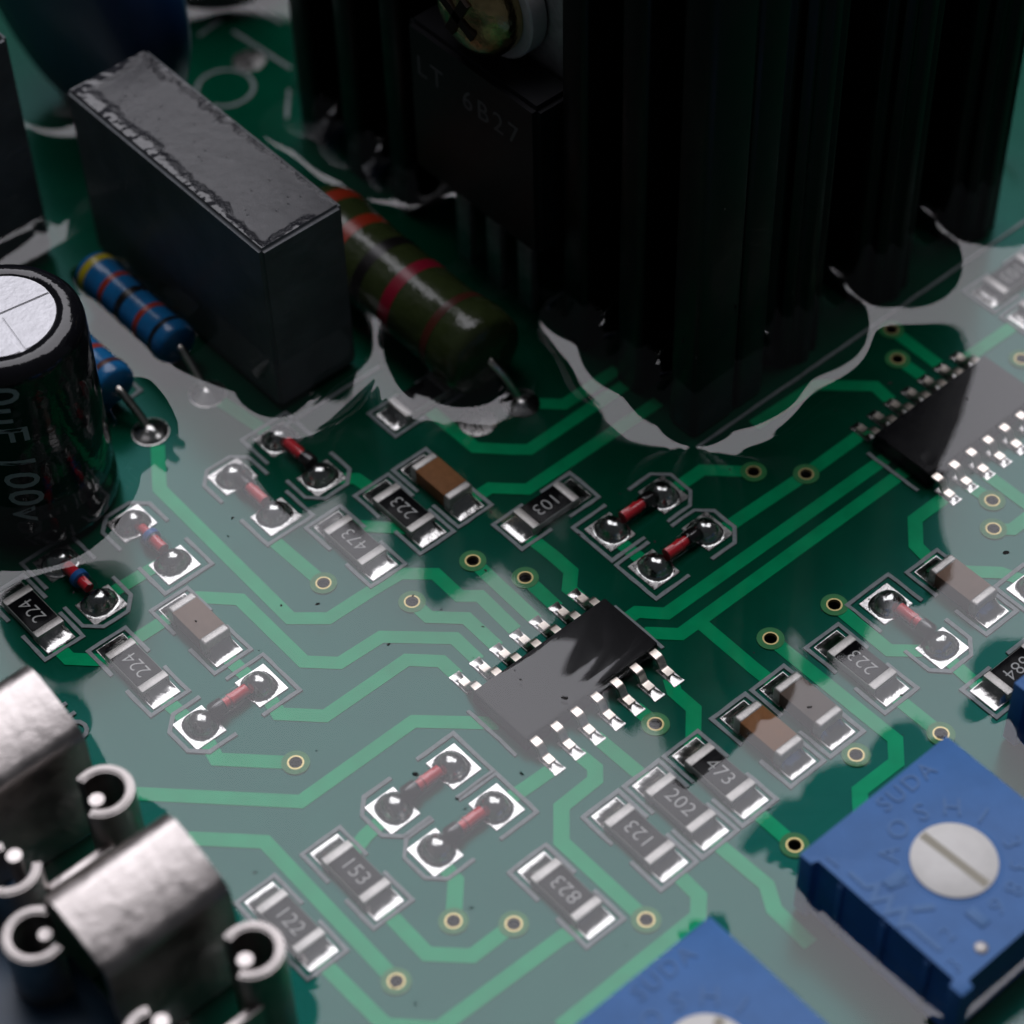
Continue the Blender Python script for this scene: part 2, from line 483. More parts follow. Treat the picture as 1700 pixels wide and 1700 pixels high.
# ---------------------------------------------------------------- circuit board
VIAS = [(-8.76, 12.48), (-6.26, 8.62), (-2.34, 8.6), (-1.12, 6.03), (-16.45, 4.85), (-2.47, -4.78), (5.16, -4.8), (8.95, -5.41), (12.2, 3.44), (14.07, 1.52), (23.55, 4.01), (24.94, 5.75), (19.73, -6.05), (18.36, -7.35), (28.41, -0.42), (3.24, -12.31), (7.06, -14.13), (-2.44, -13.9), (-16.51, -6.61), (-14.62, -8.51), (-10.11, -12.27), (-20.33, -7.26)]
TRACES = [
   [(-8.9, 16.2), (-8.76, 12.48)],
   [(-9.41, 25.58), (-11.11, 23.06), (-11.26, 15.95), (-11.34, 11.84), (-9.95, 10.58), (-7.28, 10.52), (-5.54, 10.4), (-4.25, 9.22), (-4.29, 7.35), (-3.53, 6.66), (-3.66, 3.9)],
   [(-14.6, 16.0), (-13.9, 15.95), (-12.45, 14.44), (-12.5, 9.29), (-11.26, 8.06), (-8.76, 7.96), (-6.16, 5.49), (-6.2, 3.7)],
   [(-15.1, 8.6), (-15.3, 7.62), (-13.74, 6.05), (-8.74, 6.04), (-7.55, 4.85), (-7.55, 3.7)],
   [(-23.04, 8.46), (-17.62, 2.98), (-10.84, 3.01), (-7.9, 0.2)],
   [(-18.75, 8.9), (-19.07, 7.49), (-16.45, 4.85)],
   [(-22.7, 4.85), (-20.19, 2.33), (-20.33, -7.26)],
   [(-18.4, -4.0), (-18.45, -7.1), (-17.03, -8.5), (-14.62, -8.51)],
   [(-16.51, -6.61), (-15.05, -5.06), (-14.9, -3.6)],
   [(-22.15, -4.2), (-22.05, -8.6), (-20.45, -10.25), (-13.34, -10.44), (-12.0, -10.9)],
   [(-10.11, -12.27), (-10.15, -6.7), (-8.88, -5.28), (-6.71, -5.21), (-6.26, -4.71), (-6.32, -3.5)],
   [(-10.9, -3.3), (-9.4, -3.4), (-7.6, -3.45)],
   [(8.4, 1.7), (13.52, 1.53)],
   [(14.62, 1.53), (18.4, 1.55)],
   [(0.4, 0.75), (1.5, 0.75), (2.5, -0.3), (17.9, -0.45)],
   [(0.3, -0.6), (1.05, -0.6), (2.13, -1.68), (18.0, -1.72)],
   [(3.33, -1.9), (3.3, -5.5), (3.35, -7.0)],
   [(5.16, -4.8), (5.25, -12.91), (4.33, -13.84), (1.92, -13.8), (1.14, -14.6), (1.1, -17.0)],
   [(8.95, -5.41), (8.88, -9.12), (9.91, -10.09), (10.8, -10.5)],
   [(7.05, -11.0), (7.06, -14.13)],
   [(-0.1, -3.3), (-0.5, -4.0), (-0.5, -5.33), (-1.7, -6.54), (-2.3, -7.0)],
   [(-2.5, -3.4), (-2.47, -4.78)],
   [(-5.05, -3.4), (-4.94, -7.0)],
   [(-7.42, -11.0), (-7.5, -12.93), (-8.27, -13.66), (-16.51, -13.69)],
   [(-5.0, -11.0), (-4.86, -14.55), (-5.51, -15.65), (-5.6, -18)],
   [(-2.45, -11.0), (-2.44, -13.9)],
   [(0.74, 8.4), (0.86, 6.16), (0.84, 4.82), (0.03, 4.05), (0.02, 3.3)],
   [(-1.12, 6.03), (-1.2, 3.6)],
   [(-2.34, 8.6), (-2.5, 3.7)],
   [(-6.26, 8.62), (-6.26, 7.34), (-4.94, 6.04), (-4.98, 3.7)],
   [(2.7, 17.9), (2.73, 14.32), (4.05, 12.94), (4.72, 12.33), (8.55, 12.37), (12.0, 12.4)],
   [(-0.1, 11.7), (1.46, 11.7), (2.84, 10.33), (12.0, 10.31)],
   [(7.9, 5.3), (10.34, 5.3), (12.2, 3.44)],
   [(24.94, 5.75), (24.85, 2.3)],
   [(23.55, 4.01), (23.56, 2.3)],
   [(14.5, 5.75), (18.98, 5.6), (21.2, 3.44), (21.05, 2.2)],
   [(25.9, 1.6), (31.0, 1.51)],
   [(18.3, -4.3), (15.92, -4.3), (14.69, -5.5), (14.45, -7.1)],
   [(20.85, -4.7), (20.84, -8.6)],
   [(19.62, -4.6), (19.73, -6.05)],
   [(18.36, -7.35), (19.02, -8.0), (23.0, -8.03)],
   [(14.4, -7.4), (16.5, -9.5), (17.2, -11.2)],
   [(-20.85, 18.4), (-20.85, 17.05), (-19.6, 15.8), (-18.9, 15.9)],
   [(-18.3, 15.88), (-15.3, 15.86)],
   [(-17.2, 19.06), (-14.0, 18.96)],
   [(-18.85, 12.2), (-18.75, 9.9)],
   [(-15.1, 12.2), (-15.05, 9.6)],
   [(-5.9, 15.0), (-5.0, 14.1), (-3.4, 12.4), (-2.95, 11.6)],
   [(-4.1, 17.6), (-3.2, 16.8), (-3.0, 15.2)],
   [(3.9, 4.9), (3.95, 2.6)],
   [(10.6, -10.9), (10.4, -13.9)],
   [(-14.9, -0.3), (-16.6, -0.5), (-17.9, -0.9)],
   [(6.5, 15.2), (8.2, 13.5), (12.0, 13.5)],
   [(-5.2, 26.7), (-4.6, 22.4)],
]
THT = [(-5.27, 26.79), (-9.13, 26.6), (6.57, 15.23), (4.0, 15.6)]

bm = bmesh.new()
BX0, BX1, BY0, BY1 = -58.0, 72.0, -46.0, 86.0
loops = []
def loop_edges(pts):
    vs = [bm.verts.new((x, y, 0)) for x, y in pts]
    return [bm.edges.new((vs[i], vs[(i + 1) % len(vs)])) for i in range(len(vs))]
edges = loop_edges([(BX0, BY0), (BX1, BY0), (BX1, BY1), (BX0, BY1)])
HR = 0.34
for vx, vy in VIAS:
    edges += loop_edges([(vx + HR * math.cos(2 * math.pi * k / 20), vy + HR * math.sin(2 * math.pi * k / 20)) for k in range(20)])
bmesh.ops.triangle_fill(bm, use_beauty=True, use_dissolve=False, edges=edges)
inside = [f for f in bm.faces if any((f.calc_center_median().x - vx) ** 2 + (f.calc_center_median().y - vy) ** 2 < (HR * 0.9) ** 2 for vx, vy in VIAS)]
bmesh.ops.delete(bm, geom=inside, context='FACES_ONLY')
top_edges = [e for e in bm.edges if len(e.link_faces) == 1]
ret = bmesh.ops.extrude_edge_only(bm, edges=top_edges)
for v in [g for g in ret['geom'] if isinstance(g, bmesh.types.BMVert)]:
    v.co.z = -1.6
board = obj('circuit_board', finish(bm, 'circuit_board', 'mask', 0))
board['kind'] = 'structure'
board['label'] = 'green circuit board under clear resin that carries all the parts'
obj('underside', box('underside', (BX0 + .01, BX1 - .01, BY0 + .01, BY1 - .01, -1.75, -1.61), 'hole'), board)

def clear_of_via(t):
    t = [Vector(q) for q in t]
    for e, nb in ((0, 1), (-1, -2)):
        if any((t[e] - Vector(v)).length < 0.15 for v in VIAS):
            t[e] = t[e] + (t[nb] - t[e]).normalized() * 0.5
    return [tuple(q) for q in t]
for i, t in enumerate(TRACES):
    t = clear_of_via(t)
    z1 = 0.028 + 0.0005 * i
    bm = bm_ribbon(bmesh.new(), t, 0.74, 0.0, z1)
    obj('trace', finish(bm, 'trace', 'mask_trace', 0), board)

bm = bmesh.new()
def ring(bm, r0, r1, z0, z1, n=24):
    a = [[bm.verts.new((rr * math.cos(2 * math.pi * k / n), rr * math.sin(2 * math.pi * k / n), z)) for k in range(n)] for rr, z in ((r0, z0), (r0, z1), (r1, z1), (r1, z0))]
    for p, q in zip(a, a[1:]):
        for k in range(n):
            bm.faces.new((p[k], p[(k + 1) % n], q[(k + 1) % n], q[k]))
ring(bm, 0.405, 0.68, 0.0, 0.062)
me_ring = finish(bm, 'via', 'via_mask', 30)
bm = bmesh.new()
ring(bm, 0.325, 0.402, -0.6, 0.07)
me_rim = finish(bm, 'rim', 'via_ring', 30)
bm = bmesh.new()
ring(bm, 0.30, 0.3245, -0.5, -0.12)
bm_lathe(bm, [(1e-4, -0.62), (0.32, -0.62), (0.32, -0.52), (1e-4, -0.52)], 20)
me_bore = finish(bm, 'bore', 'hole', 30)
for vx, vy in VIAS:
    v = obj('via', me_ring, board, (vx, vy, 0))
    obj('rim', me_rim, v)
    obj('bore', me_bore, v)

def pad_mesh(w, h):
    key = ('pad', w, h)
    if key not in CACHE:
        CACHE[key] = box('solder_pad', (-w / 2, w / 2, -h / 2, h / 2, 0.0, 0.068), 'pad', 0.02, 1)
    return CACHE[key]

def silk(pts, closed=False, w=0.2, parent=None, z=0.075):
    pts = subdivide_path(pts + ([pts[0]] if closed else []), 0.55)
    bm = bm_ribbon(bmesh.new(), pts, w, 0.0, z, False, 0.012)
    return obj('silkscreen_line', finish(bm, 'silkscreen_line', 'silk', 0), board)

def to_world(cx, cy, rz, pts):
    c, s = math.cos(rz), math.sin(rz)
    return [(cx + c * x - s * y, cy + s * x + c * y) for x, y in pts]

def chip_footprint(cx, cy, rz, hl=2.6, hw=1.1, arm=0.78, pads=True):
    for sgn in (1, -1):
        pts = [(sgn * (hl - arm * 2.55), hw), (sgn * hl, hw), (sgn * hl, -hw), (sgn * (hl - arm * 2.55), -hw)]
        silk(to_world(cx, cy, rz, pts))
        if pads:
            x, y = to_world(cx, cy, rz, [(sgn * 1.72, 0)])[0]
            obj('solder_pad', pad_mesh(1.36, 1.62), board, (x, y, 0), rz)

def diode_footprint(cx, cy, rz, hl=3.05, hw=1.45):
    c = 0.72
    silk(to_world(cx, cy, rz, [(0.75, hw), (hl - c, hw), (hl, hw - c), (hl, -hw + c), (hl - c, -hw), (0.75, -hw)]))
    silk(to_world(cx, cy, rz, [(-0.8, hw), (-hl, hw), (-hl, -hw), (-0.8, -hw)]))
    for sgn in (1, -1):
        x, y = to_world(cx, cy, rz, [(sgn * 1.85, 0)])[0]
        obj('solder_pad', pad_mesh(1.75, 2.0), board, (x, y, 0), rz)

for x, y in THT:
    pm = CACHE.setdefault('thtpad', lathe('solder_pad', [(0, 0), (1.0, 0), (1.0, 0.066), (0.98, 0.07), (0, 0.07)], 'pad', 28))
    obj('solder_pad', pm, board, (x, y, 0))
# printed outlines of the tall parts
silk([(38.5, 6.6), (11.2, 6.6)], w=0.16)
silk([(-7.71, 34.55), (-7.77, 29.42), (-8.68, 29.3), (-9.0, 27.88)])
silk([(-3.9, 22.2), (2.8, 22.2)], w=0.2)
silk([(16.4, 53.2), (16.85, 49.0)])
silk([(14.2, 50.4), (14.6, 45.2)])
silk([(12.4, 51.5), (14.3, 51.8)])
silk([(10.6 + 1.7 * math.cos(a), 46.4 + 1.7 * math.sin(a)) for a in [math.radians(q) for q in range(-150, 160, 15)]])
silk([(13.3, 43.7), (11.6, 41.7)])
pm = CACHE['thtpad']
obj('solder_pad', pm, board, (13.2, 47.5, 0))
txt = text_mesh('OIT', 1.7, 0.004, 'silk', 0.03)
obj('silkscreen_lettering', txt, board, (-23.0, 14.0, 0.08), math.radians(90))

# ---------------------------------------------------------------- chip parts
def fillet_mesh(x0, x1, w, h, name='solder_fillet', n=7):
    """concave solder ramp from the end of a part down to the end of its pad"""
    key = ('fillet', x0, x1, w, h)
    if key in CACHE:
        return CACHE[key]
    bm = bmesh.new()
    rows = []
    m = 10
    for i in range(n + 1):
        t = i / n
        x = x0 + (x1 - x0) * t
        hc = 0.072 + (h - 0.072) * (1 - t) ** 1.75
        row = []
        for k in range(m + 1):
            s = 2 * k / m - 1
            zz = 0.07 + (hc - 0.07) * max(0.0, 1 - abs(s) ** 9.0)
            row.append(bm.verts.new((x, s * w / 2 * (1 - 0.04 * t), zz)))
        rows.append(row)
    for a, b in zip(rows, rows[1:]):
        for k in range(m):
            bm.faces.new((a[k], a[k + 1], b[k + 1], b[k]))
    base = [bm.verts.new((rows[0][k].co.x, rows[0][k].co.y, 0.03)) for k in range(m + 1)]
    for k in range(m):
        bm.faces.new((base[k], base[k + 1], rows[0][k + 1], rows[0][k]))
    me = finish(bm, name, 'solder', 60)
    CACHE[key] = me
    return me

DIGITS = {}
def chip_resistor(code, label, cx, cy, rz, group='black chip resistors on the board'):
    chip_footprint(cx, cy, rz)
    t = thing('chip_resistor', label, 'resistor', (cx, cy, 0), rz, group)
    obj('body', box('body', (-1.5, 1.5, -0.77, 0.77, 0.07, 0.50), 'ceramic', 0.03, 1, 'res_body'), t)
    obj('glaze', box('glaze', (-1.10, 1.10, -0.735, 0.735, 0.45, 0.545), 'chip_black', 0.03, 2, 'res_glaze'), t)
    for s in (1, -1):
        e = obj('terminal', box('terminal', (1.10, 1.56, -0.79, 0.79, 0.06, 0.56), 'tin', 0.05, 2, 'res_term'), t, rotz=0 if s > 0 else math.pi)
        obj('solder_fillet', fillet_mesh(1.53, 2.34, 1.56, 0.44), e)
    if code:
        if code not in DIGITS:
            DIGITS[code] = text_mesh(code, 1.06, 0.003, 'digit', -0.012, 1.02)
        obj('marking', DIGITS[code], t, (0, -0.02, 0.549))
    return t

P90 = math.pi / 2
RES = [
    ('224', 'black chip resistor marked 224 beside the diode with a blue band nearest the electrolytic capacitor', -20.65, 20.35, P90),
    ('224', 'chip resistor marked 224 left of the small grey ceramic capacitor', -18.8, 14.2, P90),
    ('473', 'chip resistor marked 473 half in the bright reflection, left of the resistor marked 223', -6.07, 13.3, P90),
    ('223', 'black chip resistor marked 223 next to the brown ceramic capacitor behind the small chip', -2.9, 13.3, P90),
    ('103', 'black chip resistor marked 103 in front of the heatsink beside two red diodes', 2.57, 8.6, math.pi),
    ('473', 'chip resistor marked 473 lower right of the small chip, crossed by a dark reflection', -2.37, -9.0, -P90),
    ('202', 'chip resistor marked 202 between two other resistors in front of the small chip', -4.9, -9.0, -P90),
    ('123', 'pale reflecting chip resistor marked 123, left in the row of three before the small chip', -7.45, -8.98, P90),
    ('823', 'chip resistor marked 823 standing alone above the cut-off blue trimmer', -11.9, -8.95, P90),
    ('153', 'chip resistor marked 153 below the two parallel red diodes', -18.27, -1.94, -P90),
    ('122', 'chip resistor ending in 22, partly hidden behind the curled metal clip', -22.05, -2.0, -P90),
    ('223', 'chip resistor marked 223 at right, below the red diode and above the blue trimmer', 7.1, -8.97, P90),
    ('684', 'black chip resistor marked 684 cut by the right edge of the picture', 12.3, -14.15, math.pi),
    ('103', 'blurred chip resistor in the reflection at the upper right edge, nearest the heatsink', 32.6, 4.0, math.pi),
    ('103', 'blurred chip resistor at the upper right edge, just below a similar one', 32.6, 1.4, math.pi),
    ('', 'black chip part in shadow, half covered by the resin edge of the green resistor', 2.75, 18.8, 0.0),
]
for r_ in RES:
    chip_resistor(*r_)

def ceramic_capacitor(label, cx, cy, rz, body_mat, h=0.98):
    chip_footprint(cx, cy, rz)
    t = thing('ceramic_capacitor', label, 'capacitor', (cx, cy, 0), rz, 'ceramic chip capacitors on the board')
    obj('body', box('body', (-1.25, 1.25, -0.76, 0.76, 0.07, h), body_mat, 0.06, 2, ('mlcc', body_mat, h)), t)
    for s in (1, -1):
        e = obj('terminal', box('terminal', (1.05, 1.58, -0.79, 0.79, 0.06, h + 0.035), 'tin', 0.14, 3, ('mterm', h)), t, rotz=0 if s > 0 else math.pi)
        obj('solder_fillet', fillet_mesh(1.54, 2.34, 1.56, 0.62), e)
    return t

ceramic_capacitor('brown ceramic capacitor beside the resistor marked 223, behind the small chip', -0.35, 13.35, P90, 'mlcc')
ceramic_capacitor('pale grey ceramic capacitor inside the bright reflection, left of all other ceramic capacitors', -15.05, 14.2, P90, 'mlcc_tan')
ceramic_capacitor('pinkish tan ceramic capacitor below the chip at the right edge', 14.15, -9.0, P90, 'mlcc_tan')
ceramic_capacitor('taupe ceramic capacitor with a curved bright reflection, beside the via', 3.37, -9.0, P90, 'mlcc_grey')
ceramic_capacitor('golden brown ceramic capacitor next to the lower resistor marked 473', 0.8, -8.95, P90, 'mlcc')

def blob_mesh():
    """solder dome that swallows the metal end of a glass diode"""
    if 'blob' in CACHE:
        return CACHE['blob']
    bm = bmesh.new()
    n = 28
    prof = [(1.06, 0.070), (0.98, 0.082), (0.90, 0.13), (0.83, 0.23), (0.78, 0.36), (0.71, 0.50), (0.60, 0.63), (0.46, 0.73), (0.29, 0.795), (0.12, 0.825)]
    rings = []
    for rr, zz in prof:
        row = []
        for k in range(n):
            q = 2 * math.pi * k / n
            c, s = math.cos(q), math.sin(q)
            sq = 1.0 + 0.07 * math.sin(2 * q) ** 2 * max(0.0, rr - 0.6) / 0.4      # the skirt creeps into the pad corners
            row.append(bm.verts.new((0.80 * rr * c * sq, 0.90 * rr * s * sq, zz)))
        rings.append(row)
    tip = bm.verts.new((0, 0, 0.832))
    for a, b in zip(rings, rings[1:]):
        for k in range(n):
            bm.faces.new((a[k], a[(k + 1) % n], b[(k + 1) % n], b[k]))
    for k in range(n):
        bm.faces.new((rings[-1][k], rings[-1][(k + 1) % n], tip))
    CACHE['blob'] = finish(bm, 'end_cap', 'endcap', 60)
    return CACHE['blob']

ZD = 0.50
me_glass = lathe('glass_tube', [(0.40, -1.15), (0.46, -1.05), (0.46, 1.05), (0.40, 1.15)], 'glass', 24, 'x')
me_core = lathe('red_core', [(0.0, -1.0), (0.31, -1.0), (0.31, -0.12), (0.34, -0.08), (0.34, 0.0), (0.27, 0.04), (0.27, 0.9), (0.0, 0.9)], 'red', 18, 'x')
me_cath = lathe('cathode_band', [(0.0, 0.38), (0.40, 0.38), (0.43, 0.46), (0.43, 0.95), (0.40, 1.05), (0, 1.05)], 'dblack', 24, 'x')
me_blue = lathe('blue_band', [(0.455, -0.12), (0.49, -0.10), (0.49, 0.22), (0.455, 0.24)], 'blue_band', 24, 'x')
def glass_diode(label, cx, cy, rz, blue=False):
    diode_footprint(cx, cy, rz)
    t = thing('glass_diode', label, 'diode', (cx, cy, 0), rz, 'small glass diodes on the board')
    for s in (1, -1):
        obj('end_cap', blob_mesh(), t, (s * 1.72, 0, 0), 0 if s > 0 else math.pi)
    obj('glass_tube', me_glass, t, (0, 0, ZD))
    obj('red_core', me_core, t, (0, 0, ZD))
    if blue:
        obj('blue_band', me_blue, t, (0, 0, ZD))
    else:
        obj('cathode_band', me_cath, t, (0, 0, ZD))
    return t

DIO = [
    ('red and black glass diode in shadow at the front end of the grey box capacitor', -4.5, 19.85, -P90, 0),
    ('glass diode half washed out by the reflection, left of the red and black one', -7.85, 19.35, P90, 0),
    ('glass diode with a pale blue band in the bright reflection', -13.55, 20.25, P90, 1),
    ('red glass diode with a vivid blue band in dark shadow beside the electrolytic capacitor', -17.75, 20.6, -P90, 1),
    ('pale red glass diode alone at left, lying crosswise below a grey ceramic capacitor', -16.75, 9.5, math.pi, 0),
    ('pale red glass diode, upper of the parallel pair left of the resistor row', -12.95, -0.25, math.pi, 0),
    ('pale red glass diode, lower of the parallel pair left of the resistor row', -12.95, -3.3, math.pi, 0),
    ('dark red glass diode right of the resistor marked 103, nearer the heatsink', 5.85, 5.4, 0.0, 0),
    ('dark red glass diode in front of the heatsink, nearer the small chip', 5.8, 2.15, 0.0, 0),
    ('red glass diode at right between two ceramic and chip parts, half in reflection', 10.85, -8.9, -P90, 0),
    ('glass diode cut by the right edge, only its solder end shows', 18.6, -11.35, 0.0, 0),
]
for dd in DIO:
    glass_diode(*dd)

# ---------------------------------------------------------------- 14-pin chips
def pin_mesh(tip):
    key = ('pin', tip)
    if key in CACHE:
        return CACHE[key]
    path = [(1.85, 0.60), (2.30, 0.60), (2.44, 0.55), (2.52, 0.42), (2.62, 0.20), (2.72, 0.11), (2.86, 0.085), (3.25, 0.085)]
    bm = bmesh.new()
    L, R = offset_path([(y, z) for y, z in path], 0.17)
    w = 0.21
    rows = [[bm.verts.new((sx * w, q.x, q.y + 0.09)) for sx in (-1, 1) for q in (a, b)] for a, b in zip(L, R)]
    for a, b in zip(rows, rows[1:]):
        for i, j in ((0, 1), (1, 3), (3, 2), (2, 0)):
            bm.faces.new((a[i], a[j], b[j], b[i]))
    bm.faces.new((rows[0][0], rows[0][1], rows[0][3], rows[0][2]))
    bm.faces.new((rows[-1][0], rows[-1][1], rows[-1][3], rows[-1][2]))
    CACHE[key] = finish(bm, 'pin', 'pin', 50)
    return CACHE[key]

def foot_mesh(tip):
    key = ('foot', tip)
    if key in CACHE:
        return CACHE[key]
    bm = bmesh.new()
    rows = []
    for i, (t, w, h) in enumerate([(2.62, 0.28, 0.30), (2.80, 0.27, 0.20), (3.05, 0.20, 0.15), (3.30, 0.20, 0.15), (3.5, 0.26, 0.12), (tip - 0.08, 0.33, 0.085), (tip, 0.33, 0.07)]):
        rows.append([bm.verts.new((-w, t, 0.068)), bm.verts.new((-w * 0.5, t, 0.068 + 0.75 * (h - 0.068))), bm.verts.new((0, t, h)), bm.verts.new((w * 0.5, t, 0.068 + 0.75 * (h - 0.068))), bm.verts.new((w, t, 0.068))])
    for a, b in zip(rows, rows[1:]):
        for k in range(4):
            bm.faces.new((a[k], a[k + 1], b[k + 1], b[k]))
    CACHE[key] = finish(bm, 'solder_foot', 'solder', 70)
    return CACHE[key]

def small_chip(label, cx, cy, tip):
    t = thing('chip_package', label, 'chip', (cx, cy, 0), 0.0)
    bm = bm_box(bmesh.new(), -4.28, 4.28, -1.95, 1.95, 0.14, 1.04)
    for v in bm.verts:
        k = 1.0 if 0.3 > v.co.z else 0.955
        v.co.x *= 1 - (1 - k) * 0.45
        v.co.y *= k
    bmesh.ops.bevel(bm, geom=bm.edges[:], offset=0.05, segments=2, affect='EDGES')
    obj('body', finish(bm, 'body', 'chip_epoxy'), t)
    obj('index_dimple', lathe('index_dimple', [(0, 1.0), (0.4, 1.0), (0.4, 1.046), (0.36, 1.043), (0, 1.043)], 'chip_epoxy', 20), t, (-3.4, -1.15, 0))
    for s in (1, -1):
        for i in range(7):
            x = -3.81 + 1.27 * i
            p_ = obj('pin', pin_mesh(tip), t, (x, 0, 0), 0 if s > 0 else math.pi)
            obj('solder_foot', foot_mesh(tip), p_)
            obj('solder_pad', pad_mesh(0.62, 1.35), board, (cx + x, cy + s * (tip - 0.66), 0))
    silk([(cx - 4.72, cy - 1.75), (cx - 4.72, cy + 1.75)])
    silk([(cx + 4.72, cy - 1.75), (cx + 4.72, cy + 1.75)])
    return t
small_chip('black 14-pin chip in the middle with a bright reflection over its left end', -3.81, 0.0, 3.83)
small_chip('black 14-pin chip at the right edge, split by a straight reflection', 22.16, -1.35, 3.62)

# ---------------------------------------------------------------- heatsink with transistor
H_TOP = 33.3
hs = thing('heatsink', 'tall black finned heatsink standing at the upper right', 'heatsink', (25.0, 23.5, 0))
def hs_part(name, x0, x1, y0, y1, bev=0.35, top=H_TOP):
    obj(name, box(name, (x0 - 25, x1 - 25, y0 - 23.5, y1 - 23.5, 0.0, top), 'heatsink', bev, 3), hs)
hs_part('mounting_plate', 14.5, 16.6, 7.15, 29.8)
hs_part('mounting_plate', 14.5, 16.6, 29.82, 40.2, 0.35, 37.6)
HS_LEFT = [(7.1, 9.1), (11.3, 13.1), (15.5, 17.3), (30.0, 31.8), (34.2, 36.0), (38.4, 40.2)]
for y0, y1 in HS_LEFT:
    hs_part('fin', 11.45, 14.45, y0, y1, 0.35, 37.6 if y0 > 29 else H_TOP)
HS_RIGHT = [(17.7, 21.9), (24.8, 29.0), (32.0, 36.2)]
hs_part('spine', 16.65, 36.4, 20.5, 26.5, 0.2)
for x0, x1 in HS_RIGHT:
    xm = (x0 + x1) / 2
    for (y0, y1, s) in ((7.2, 20.4, 1), (26.6, 39.8, -1)):
        w = (x1 - x0) / 2
        yc = y0 + w if s > 0 else y1 - w
        prof = [(x0 - 25, (y1 if s > 0 else y0) - 23.5)]
        for k in range(25):
            a = math.pi + s * math.pi * k / 24
            groove = 0.28 if k in (4, 5, 9, 10, 14, 15, 19, 20) else 0.0
            prof.append((xm - 25 + (w - groove) * math.cos(a), yc - 23.5 + (w - groove) * math.sin(a)))
        prof.append((x1 - 25, (y1 if s > 0 else y0) - 23.5))
        obj('fin', prism('fin', prof, 0.0, H_TOP, 'heatsink', 0.06), hs)

tr = thing('power_transistor', 'black power transistor marked LT 6B27 screwed to the heatsink', 'transistor', (12.4, 22.95, 0))
bm = bm_box(bmesh.new(), -2.0, 0.75, -5.05, 5.05, 6.0, 15.9)
bmesh.ops.bevel(bm, geom=bm.edges[:], offset=0.3, segments=2, affect='EDGES')
obj('body', finish(bm, 'body', 'epoxy'), tr)
obj('metal_tab', box('metal_tab', (0.76, 2.04, -5.0, 5.0, 7.0, 22.6), 'tab', 0.12), tr)
for yy in (-2.54, 0, 2.54):
    obj('lead', box('lead', (-0.85, -0.4, yy - 0.55, yy + 0.55, 0.0, 6.05), 'tab', 0.05), tr)
for word, yy in (('LT', 3.25), ('6B27', -1.5)):
    mk = text_mesh(word, 1.75, 0.004, 'print_dim', 0.0, 1.3)
    obj('marking', mk, tr, (-2.004, yy, 13.3), rot=Matrix(((0, 0, -1), (-1, 0, 0), (0, 1, 0))).to_euler())
wa = thing('washer', 'pale round washer behind the screw head on the transistor tab', 'washer', (13.1, 23.2, 18.9))
obj('ring', lathe('ring', [(1.6, -1.1), (3.15, -1.1), (3.25, -1.0), (3.25, -0.1), (3.15, 0.0), (1.6, 0.0)], 'washer', 40, 'x'), wa)
sc = thing('screw', 'brassy cross-head screw that holds the transistor to the heatsink', 'screw', (12.0, 23.2, 18.9))
obj('head', lathe('head', [(2.62, 0.0), (2.7, -0.25), (2.7, -0.8), (2.45, -1.35), (1.9, -1.75), (1.0, -1.98), (0.0, -2.05)], 'brass', 40, 'x'), sc)
for a in (0.5, 0.5 + P90):
    bm = bm_box(bmesh.new(), -2.12, -1.4, -1.35, 1.35, -0.28, 0.28)
    bmesh.ops.rotate(bm, verts=bm.verts[:], cent=(0, 0, 0), matrix=Matrix.Rotation(a, 3, 'X'))
    obj('cross_slot_shade', finish(bm, 'cross_slot_shade', 'hole'), sc)  # raised dark bars, their colour standing in for shade in the cross recess

# ---------------------------------------------------------------- box capacitors
def box_capacitor(label, x0, x1, y0, y1, h):
    cx, cy = (x0 + x1) / 2, (y0 + y1) / 2
    w, l = (x1 - x0) / 2, (y1 - y0) / 2
    t = thing('box_capacitor', label, 'capacitor', (cx, cy, 0), 0)
    bm = bm_box(bmesh.new(), -w, w, -l, l, 0.3, h)
    bmesh.ops.bevel(bm, geom=bm.edges[:], offset=0.2, segments=3, affect='EDGES')
    for f in bm.faces:
        f.material_index = 1 if f.calc_center_median().z > h - 0.02 else 0
    obj('case', finish(bm, 'case', ['film_side', 'film_top'], 60), t)
    for s in (1, -1):
        bm = bm_tube(bmesh.new(), [(0, s * (l - 1.6), 0.6), (0, s * (l - 1.6), -1.2)], 0.4, 10)
        obj('lead', finish(bm, 'lead', 'wire'), t)
    return t
FC = (-3.15, 2.0, 23.1, 40.0, 11.5)
FC2 = (-14.0, -5.15, 41.3, 59.0, 15.3)
box_capacitor('dark grey box capacitor with resin pooled round its matte top', *FC)
box_capacitor('dark box capacitor cut by the left edge at the top', *FC2)

